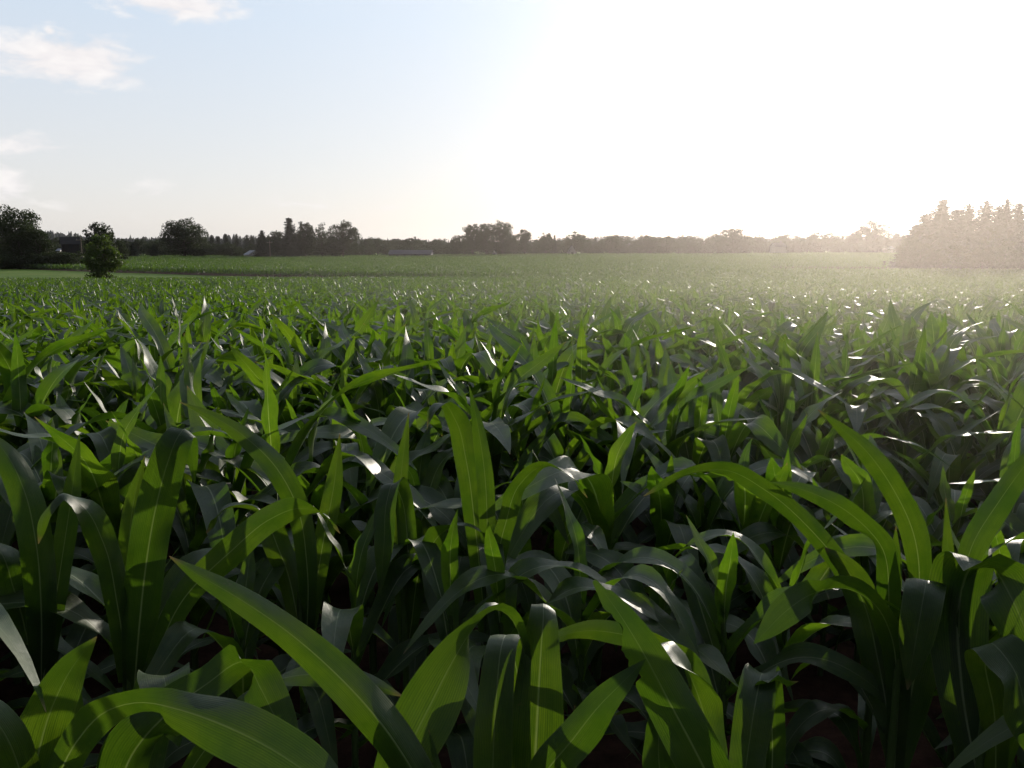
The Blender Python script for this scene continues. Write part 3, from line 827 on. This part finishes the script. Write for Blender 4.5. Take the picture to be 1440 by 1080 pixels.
tree('broadleaf_tree', BIG[1], 1032, 358, 321, 54, 'broad rounded tree standing above the horizon left of the white house', 'tree', None, .9)
tree('broadleaf_tree', BIG[0], 1232, 360, 309, 48, 'round tree washed out by the low sun, left of the tall evergreens', 'tree', None, .95)
tree('broadleaf_tree', BT[3], 1200, 384, 325, 30, 'lower tree at the left shoulder of the sunlit round tree', 'tree', None, .85)
tree('broadleaf_tree', BT[5], 1166, 384, 325, 28, 'low rounded tree between the white house and the sunlit round tree', 'tree', None, .95)
g_r = 'evergreens at the right end of the field'
for px, Y, ty, w, k, lab in [
        (1290, 158, 318, 66, 2, 'lowest evergreen at the left end of the hazy right-hand stand'),
        (1303, 150, 303, 84, 0, 'evergreen second from the left in the hazy right-hand stand'),
        (1326, 146, 283, 84, 2, 'tallest evergreen in the hazy right-hand stand'),
        (1347, 150, 297, 90, 0, 'evergreen with a blunt top right of the tallest one'),
        (1363, 145, 289, 66, 1, 'open-branched evergreen in the middle of the right-hand stand'),
        (1388, 148, 285, 84, 3, 'evergreen with ragged tiers left of the twin pointed tops'),
        (1405, 146, 292, 60, 1, 'slim pointed evergreen, left one of the twin tops'),
        (1417, 152, 283, 74, 3, 'slim pointed evergreen, right one of the twin tops'),
        (1434, 146, 288, 66, 1, 'evergreen with star-like tip beside the right edge'),
        (1462, 146, 286, 90, 0, 'evergreen cut off by the right edge of the view')]:
    tree('spruce_tree', CFB[k], px, Y, ty, w, lab, 'tree', g_r, .46)
for n, (px, Y, ty, w, k) in enumerate([(1280, 146, 332, 40, 0), (1298, 150, 314, 54, 1), (1318, 147, 308, 60, 2), (1338, 152, 312, 56, 3), (1376, 150, 311, 66, 5), (1400, 146, 318, 50, 0), (1424, 149, 309, 64, 1), (1452, 148, 312, 60, 2)]):
    tree('broadleaf_tree', BT[k], px, Y, ty, w, 'rounded leafy tree filling the gaps between the hazy right-hand evergreens', 'tree', 'leafy trees among the right evergreens', .8)
for px, Y, ty, w, k in [(1276, 142, 350, 34, 0), (1296, 144, 342, 44, 1), (1316, 141, 348, 40, 2), (1350, 143, 340, 50, 0), (1384, 142, 347, 42, 1), (1415, 143, 341, 50, 2), (1444, 142, 346, 44, 0)]:
    tree('shrub', SHR[k], px, Y, ty, w, 'leafy shrub crowding the foot of the hazy evergreen stand', 'shrub', 'shrubs at the foot of the right evergreens', 1.2)

# the long tree line on the horizon, tree by tree
for i in range(150):
    px = -40 + i * (1520 / 149) + rng.normal(0, 4)
    Y = float(rng.uniform(385, 470))
    ty = float(np.interp(px, [0, 110, 200, 330, 500, 560, 640, 800, 950, 1100, 1200, 1270, 1440], [336, 336, 337, 331, 336, 336, 337, 334, 333, 331, 330, 330, 330]) + rng.normal(0, 2.2))
    if 295 < px < 362 or rng.random() < .08:
        tree('spruce_tree', CF[int(rng.integers(3))], px, Y, ty + 1, 22, 'dark tree in the unbroken line along the far edge of the fields', 'tree', 'trees of the long line on the horizon', .46)
    else:
        tree('broadleaf_tree', BT[int(rng.integers(6))], px, Y, ty, float(rng.uniform(20, 32)), 'dark tree in the unbroken line along the far edge of the fields', 'tree', 'trees of the long line on the horizon', .8)
for i in range(90):
    px = -30 + i * (1500 / 89) + rng.normal(0, 5)
    Y = float(rng.uniform(358, 380))
    tree('shrub', SHR[int(rng.integers(3))], px, Y, 343.5 + rng.normal(0, 2.2) - (3 if px > 900 else 0), float(rng.uniform(24, 38)), 'dark undergrowth bush along the foot of the horizon trees', 'shrub', 'bushes along the foot of the horizon trees', 1.2)
tree('shrub', SHR[1], 503, 205, 369, 9, 'tiny dark bush alone in the far corn left of centre', 'shrub', None, 1.2)


# ------------------------------------------------------------------ hills
def hill(name, Y, prof, label, mat, depth=300, rough=1.2, sub=10):
    xs = [p[0] for p in prof]; ys = [p[1] for p in prof]
    px = np.linspace(xs[0], xs[-1], (len(xs) - 1) * sub * 8)
    py = np.interp(px, xs, ys)
    top = [at(a, b, Y) for a, b in zip(px, py)]
    r = np.random.default_rng(int(Y))
    V = []; n = len(px)
    for j, q in enumerate((0, .35, .7, 1.0, .5, -.2)):
        for i, p in enumerate(top):
            d = (j - 3) * depth / 3
            z0 = -8.0
            V.append((p.x * (Y + d) / Y, Y + d, z0 + (p.z - z0) * max(q, 0) + (r.normal(0, rough) if q > .3 else 0)))
    F = [(j * n + i, j * n + i + 1, (j + 1) * n + i + 1, (j + 1) * n + i) for j in range(5) for i in range(n - 1)]
    o = link(name, new_mesh(name, V, F, mat, smooth=False))
    tag(o, label, kind='structure')


HILLM = simple('wooded_hill', (.035, .045, .03), .95, .3, .02)
hill('hills', 1300, [(-250, 328), (-60, 322), (40, 324), (75, 326), (110, 331), (170, 335), (300, 333), (420, 334), (560, 338), (700, 341), (800, 340)], 'dark wooded ridge low on the left horizon', HILLM, rough=2.2)
hill('hills', 3200, [(640, 343), (760, 338), (820, 334), (870, 332), (930, 334), (985, 331), (1040, 334), (1140, 336), (1300, 333), (1500, 330), (1700, 336)], 'faint distant mountain ridge right of centre', HILLM, depth=600, rough=3)


# ------------------------------------------------------------------ buildings and poles
def house(name, px, Y, base_py, wid_px, wall_h, roof_h, depth, label, wall=WHITE, roof=GREYROOF, gable_front=False, rz=0.0, cat='house', chimney=False, wins=2):
    p = at(px, base_py, Y)
    w = wid_px * Y / FPX
    z = gz(p.x, Y)
    base = max(p.z, z)
    e = empty(name, (p.x, Y, z), rz); tag(e, label, cat)
    zb = 0.0; zt = (base - z) + wall_h
    b = MB(); b.box(-w / 2, w / 2, 0, depth, -.3, zt)
    if gable_front:
        for yy in (0.0, depth): b.add([(-w / 2, yy, zt), (w / 2, yy, zt), (0, yy, zt + roof_h)], [(0, 1, 2, 2)])
    else:
        for xx in (-w / 2, w / 2): b.add([(xx, 0, zt), (xx, depth, zt), (xx, depth / 2, zt + roof_h)], [(0, 1, 2, 2)])
    link('wall', b.mesh('wall', wall), e)
    r = MB(); o = .35; t_ = .12
    if gable_front:
        k = roof_h / (w / 2)
        for s in (-1, 1):
            x1 = s * (w / 2 + o); z1 = zt - k * o
            r.add([(0, -o, zt + roof_h + .02), (x1, -o, z1 + .02), (x1, depth + o, z1 + .02), (0, depth + o, zt + roof_h + .02),
                   (0, -o, zt + roof_h + t_), (x1, -o, z1 + t_), (x1, depth + o, z1 + t_), (0, depth + o, zt + roof_h + t_)],
                  [(0, 1, 2, 3), (4, 5, 6, 7), (0, 1, 5, 4), (1, 2, 6, 5), (2, 3, 7, 6)])
    else:
        k = roof_h / (depth / 2)
        for y1, ym in ((-o, 1), (depth + o, -1)):
            z1 = zt - k * o
            r.add([(-w / 2 - o, depth / 2, zt + roof_h + .02), (-w / 2 - o, y1, z1 + .02), (w / 2 + o, y1, z1 + .02), (w / 2 + o, depth / 2, zt + roof_h + .02),
                   (-w / 2 - o, depth / 2, zt + roof_h + t_), (-w / 2 - o, y1, z1 + t_), (w / 2 + o, y1, z1 + t_), (w / 2 + o, depth / 2, zt + roof_h + t_)],
                  [(0, 1, 2, 3), (4, 5, 6, 7), (0, 1, 5, 4), (1, 2, 6, 5), (2, 3, 7, 6)])
    ro = link('roof', r.mesh('roof', roof), e)
    if chimney:
        c = MB(); c.box(w * .2, w * .2 + .6, depth / 2 - .3, depth / 2 + .3, zt + roof_h * .6, zt + roof_h + .9)
        link('chimney', c.mesh('chimney', GREYROOF), ro)
    for i in range(wins):
        x = -w / 2 + w * (i + .5) / wins
        f = MB(); f.box(x - .5, x + .5, -.06, .02, zt - wall_h * .68, zt - wall_h * .22)
        link('window', f.mesh('window', GLASS), e)
    return e


house('barn', 100, 235, 352, 22, 1.9, 1.6, 3, 'dark low shed half hidden behind the shrubs on the left', DARKWALL, DARKWALL, cat='shed', wins=1, rz=R(32))
house('cottage', 82, 245, 355, 3, .5, .5, 2.5, 'tiny pale building glimpsed between the far-left trees and the dark shed', WHITE, PALEMETAL, cat='building', wins=1)
house('farm_shed', 359, 338, 359, 18, .3, 1.5, 6, 'pale metal roof slanting at the left foot of the dark clump of trees', WHITE, PALEMETAL, gable_front=True, rz=R(35), cat='shed', wins=1)
house('long_building', 576, 330, 359, 58, .4, 1.5, 11, 'long low building with a grey-violet roof left of centre', GREYWALL, GREYROOF, cat='building', wins=4)
house('white_shed', 695, 332, 359, 4, .9, .8, 3, 'tiny white shed at the foot of the tall centre trees', WHITE, WHITE, gable_front=True, cat='shed', wins=1)
house('gabled_house', 805, 338, 359, 9, 1.4, 2.2, 8, 'small pale house showing a pointed gable right of the centre trees', PALEWALL, GREYROOF, gable_front=True, wins=1)
house('white_house', 1098, 348, 353, 14, 1.8, 1.4, 8, 'white house on the horizon under the low sun', PALEWALL, GREYROOF, chimney=True, wins=0)
house('white_house', 1252, 360, 352, 10, .7, .9, 5, 'low white building between the sunlit round tree and the evergreens', WHITE, PALEMETAL, cat='building', wins=2)


def pole(px, Y, top_py, label, arm=True):
    p = at(px, top_py, Y); z = gz(p.x, Y)
    e = empty('utility_pole', (p.x, Y, z)); tag(e, label, 'utility pole')
    b = MB(); b.tube([(0, 0, -.3), (0, 0, p.z - z)], [.2, .13], 8); link('post', b.mesh('post', WOODPOLE, True), e)
    if arm:
        c = MB(); c.box(-1.1, 1.1, -.2, -.06, p.z - z - .9, p.z - z - .7); link('crossarm', c.mesh('crossarm', WOODPOLE), e)
        for s in (-.9, 0, .9):
            d = MB(); d.tube([(s, -.13, p.z - z - .7), (s, -.13, p.z - z - .45)], [.07, .05], 6); link('insulator', d.mesh('insulator', PALEMETAL, True), e)


pole(379, 318, 338, 'thin wooden utility pole in front of the dark clump of trees')
pole(113, 215, 333, 'thin wooden utility pole beside the dark shed on the left')


# ------------------------------------------------------------------ haze
m, t = material('evening_haze')
out = t.n('ShaderNodeOutputMaterial')
vs = t.n('ShaderNodeVolumeScatter', ins={'Color': (1.0, .93, .92, 1), 'Density': .00006, 'Anisotropy': .86})
t.l(vs.outputs[0], out.inputs['Volume'])
b = MB(); b.box(-3600, 3600, -380, 4300, -30, 70)
hz = link('haze', b.mesh('haze', m))
tag(hz, 'thin warm evening haze lying over all the fields', kind='stuff')
for foot, dens, label in [  # extra scatter wedges, added and shaped to stand in for lens veil sunward
        ([(-9, 24), (3, 1.6), (62, 1.6), (62, 24)], .0021, 'added haze wedge veiling the right side of the field under the sun'),
        ([(-3, 9.5), (1.5, 1.2), (30, 1.2), (30, 9.5)], .0038, 'added haze wedge veiling the nearest corn on the right')]:
    m, t = material('added_veil_haze')
    out = t.n('ShaderNodeOutputMaterial')
    vs = t.n('ShaderNodeVolumeScatter', ins={'Color': (1.0, .90, .82, 1), 'Density': dens, 'Anisotropy': .74})
    t.l(vs.outputs[0], out.inputs['Volume'])
    b = MB()
    b.add([(x, y, z) for z in (-12, 22) for x, y in foot], [(3, 2, 1, 0), (4, 5, 6, 7), (0, 1, 5, 4), (1, 2, 6, 5), (2, 3, 7, 6), (3, 0, 4, 7)])
    hz = link('haze', b.mesh('haze', m))
    tag(hz, label, kind='stuff')

# ------------------------------------------------------------------ sky
w = bpy.data.worlds.new('World'); scene.world = w; w.use_nodes = True
t = NT(w.node_tree)
out = t.n('ShaderNodeOutputWorld')
sky = t.n('ShaderNodeTexSky', sky_type='NISHITA')
sky.sun_disc = False; sky.sun_elevation = SUN_EL; sky.sun_rotation = SUN_AZ
sky.altitude = 200; sky.air_density = 1.0; sky.dust_density = 1.0; sky.ozone_density = 1.2
tc = t.n('ShaderNodeTexCoord')
D = tc.outputs['Generated']
dot = t.n('ShaderNodeVectorMath', operation='DOT_PRODUCT', ins={0: D, 1: tuple(SUN)}).outputs['Value']
dot = t.m('MAXIMUM', dot, 0.0)
sxyz = t.n('ShaderNodeSeparateXYZ', ins={0: D})
elev = t.m('ARCSINE', t.m('MINIMUM', t.m('MAXIMUM', sxyz.outputs[2], -1.0), 1.0))
azim = t.m('ARCTAN2', sxyz.outputs[0], sxyz.outputs[1])
# thin cloud banks
cv = t.n('ShaderNodeCombineXYZ', ins={0: t.m('MULTIPLY', azim, 26.0), 1: t.m('MULTIPLY', elev, 60.0), 2: 2.3})
cn = t.n('ShaderNodeTexNoise', ins={'Vector': cv.outputs[0], 'Scale': .9, 'Detail': 8.0, 'Roughness': .58, 'Distortion': .3})
cover = None
for (px, py, rx, ry, amt) in [(95, 84, 135, 36, 1.0), (245, 6, 120, 22, .95), (70, 44, 14, 9, .8), (130, 62, 70, 12, .8), (25, 205, 80, 30, .72), (8, 262, 50, 38, .8), (222, 275, 70, 40, .56), (110, 290, 80, 20, .5), (420, 285, 130, 20, .5), (540, 292, 60, 7, .5), (10, 102, 30, 8, .7)]:
    a0, e0 = az_el(px, py); a1, e1 = az_el(px + rx, py - ry)
    da = t.m('DIVIDE', t.m('SUBTRACT', azim, a0), abs(a1 - a0) + 1e-4)
    de = t.m('DIVIDE', t.m('SUBTRACT', elev, e0), abs(e1 - e0) + 1e-4)
    rr = t.m('ADD', t.m('MULTIPLY', da, da), t.m('MULTIPLY', de, de))
    g = t.m('MULTIPLY', t.m('EXPONENT', t.m('MULTIPLY', rr, -.9)), amt)
    cover = g if cover is None else t.m('MAXIMUM', cover, g)
cl = t.m('MULTIPLY', t.m('SUBTRACT', t.m('ADD', t.m('MULTIPLY', cover, .62), cn.outputs[0]), .78), 4.2, clamp=True)
cl = t.m('MULTIPLY', cl, t.m('ADD', .25, t.m('MULTIPLY', cover, .8)), clamp=True)
glow = t.m('ADD', t.m('MULTIPLY', t.m('POWER', dot, 5.0), 1.3), t.m('MULTIPLY', t.m('POWER', dot, 60.0), 20.0))
gc = t.n('ShaderNodeVectorMath', operation='SCALE', ins={0: (.92, .98, 1.10), 'Scale': glow})
# thin summer haze in the air: pale blue above, creamy at the horizon
up = t.m('DIVIDE', t.m('SUBTRACT', elev, .02), .22, clamp=True)
veil = t.mixc(up, (8.9, 8.65, 8.6), (7.3, 8.35, 9.7))
hazy = t.mixc(.82, sky.outputs[0], veil)
side = t.m('ADD', .08, t.m('MULTIPLY', t.m('MULTIPLY', t.m('ADD', dot, .1), 1.5, clamp=True), .92))      # the sky away from the sun is dimmer
hz2 = t.n('ShaderNodeVectorMath', operation='SCALE', ins={0: hazy, 'Scale': t.m('MULTIPLY', side, 1.0)})
add = t.n('ShaderNodeVectorMath', operation='ADD', ins={0: hz2.outputs[0], 1: gc.outputs[0]})
# cloud lifts the sky to a warm off-white, shaded on its far side
cshade = t.mixc(t.m('MULTIPLY', t.m('SUBTRACT', cn.outputs[0], .42, clamp=True), 3.5, clamp=True), (8.9, 8.6, 8.7), (10.4, 10.0, 9.8))
fin = t.mixc(cl, add.outputs[0], cshade)
bg = t.n('ShaderNodeBackground', ins={0: fin, 1: .1})
t.l(bg.outputs[0], out.inputs[0])

# ------------------------------------------------------------------ sun
sun = bpy.data.lights.new('sun', 'SUN'); sun.energy = 4.9; sun.angle = R(.55); sun.color = (1.0, .90, .77)
so = bpy.data.objects.new('sun', sun); COL.objects.link(so)
so.rotation_euler = SUN.to_track_quat('Z', 'Y').to_euler()
so.location = SUN * 100

# ------------------------------------------------------------------ camera object and render settings
cam = bpy.data.cameras.new('camera'); cam.sensor_width = 36; cam.lens = 36 * FPX / 1440
cam.clip_start = .02; cam.clip_end = 20000
co = bpy.data.objects.new('camera', cam); COL.objects.link(co)
co.location = (0, 0, EYE); co.rotation_euler = (math.pi / 2 - PITCH, 0, 0)
scene.camera = co
scene.view_settings.view_transform = 'Standard'; scene.view_settings.look = 'None'; scene.view_settings.exposure = 0
scene.render.engine = 'CYCLES'
c = scene.cycles
c.use_denoising = True
c.max_bounces = 6; c.diffuse_bounces = 3; c.glossy_bounces = 2; c.transmission_bounces = 4; c.volume_bounces = 0; c.transparent_max_bounces = 16
c.sample_clamp_indirect = 6.0
c.use_adaptive_sampling = True; c.adaptive_threshold = .015
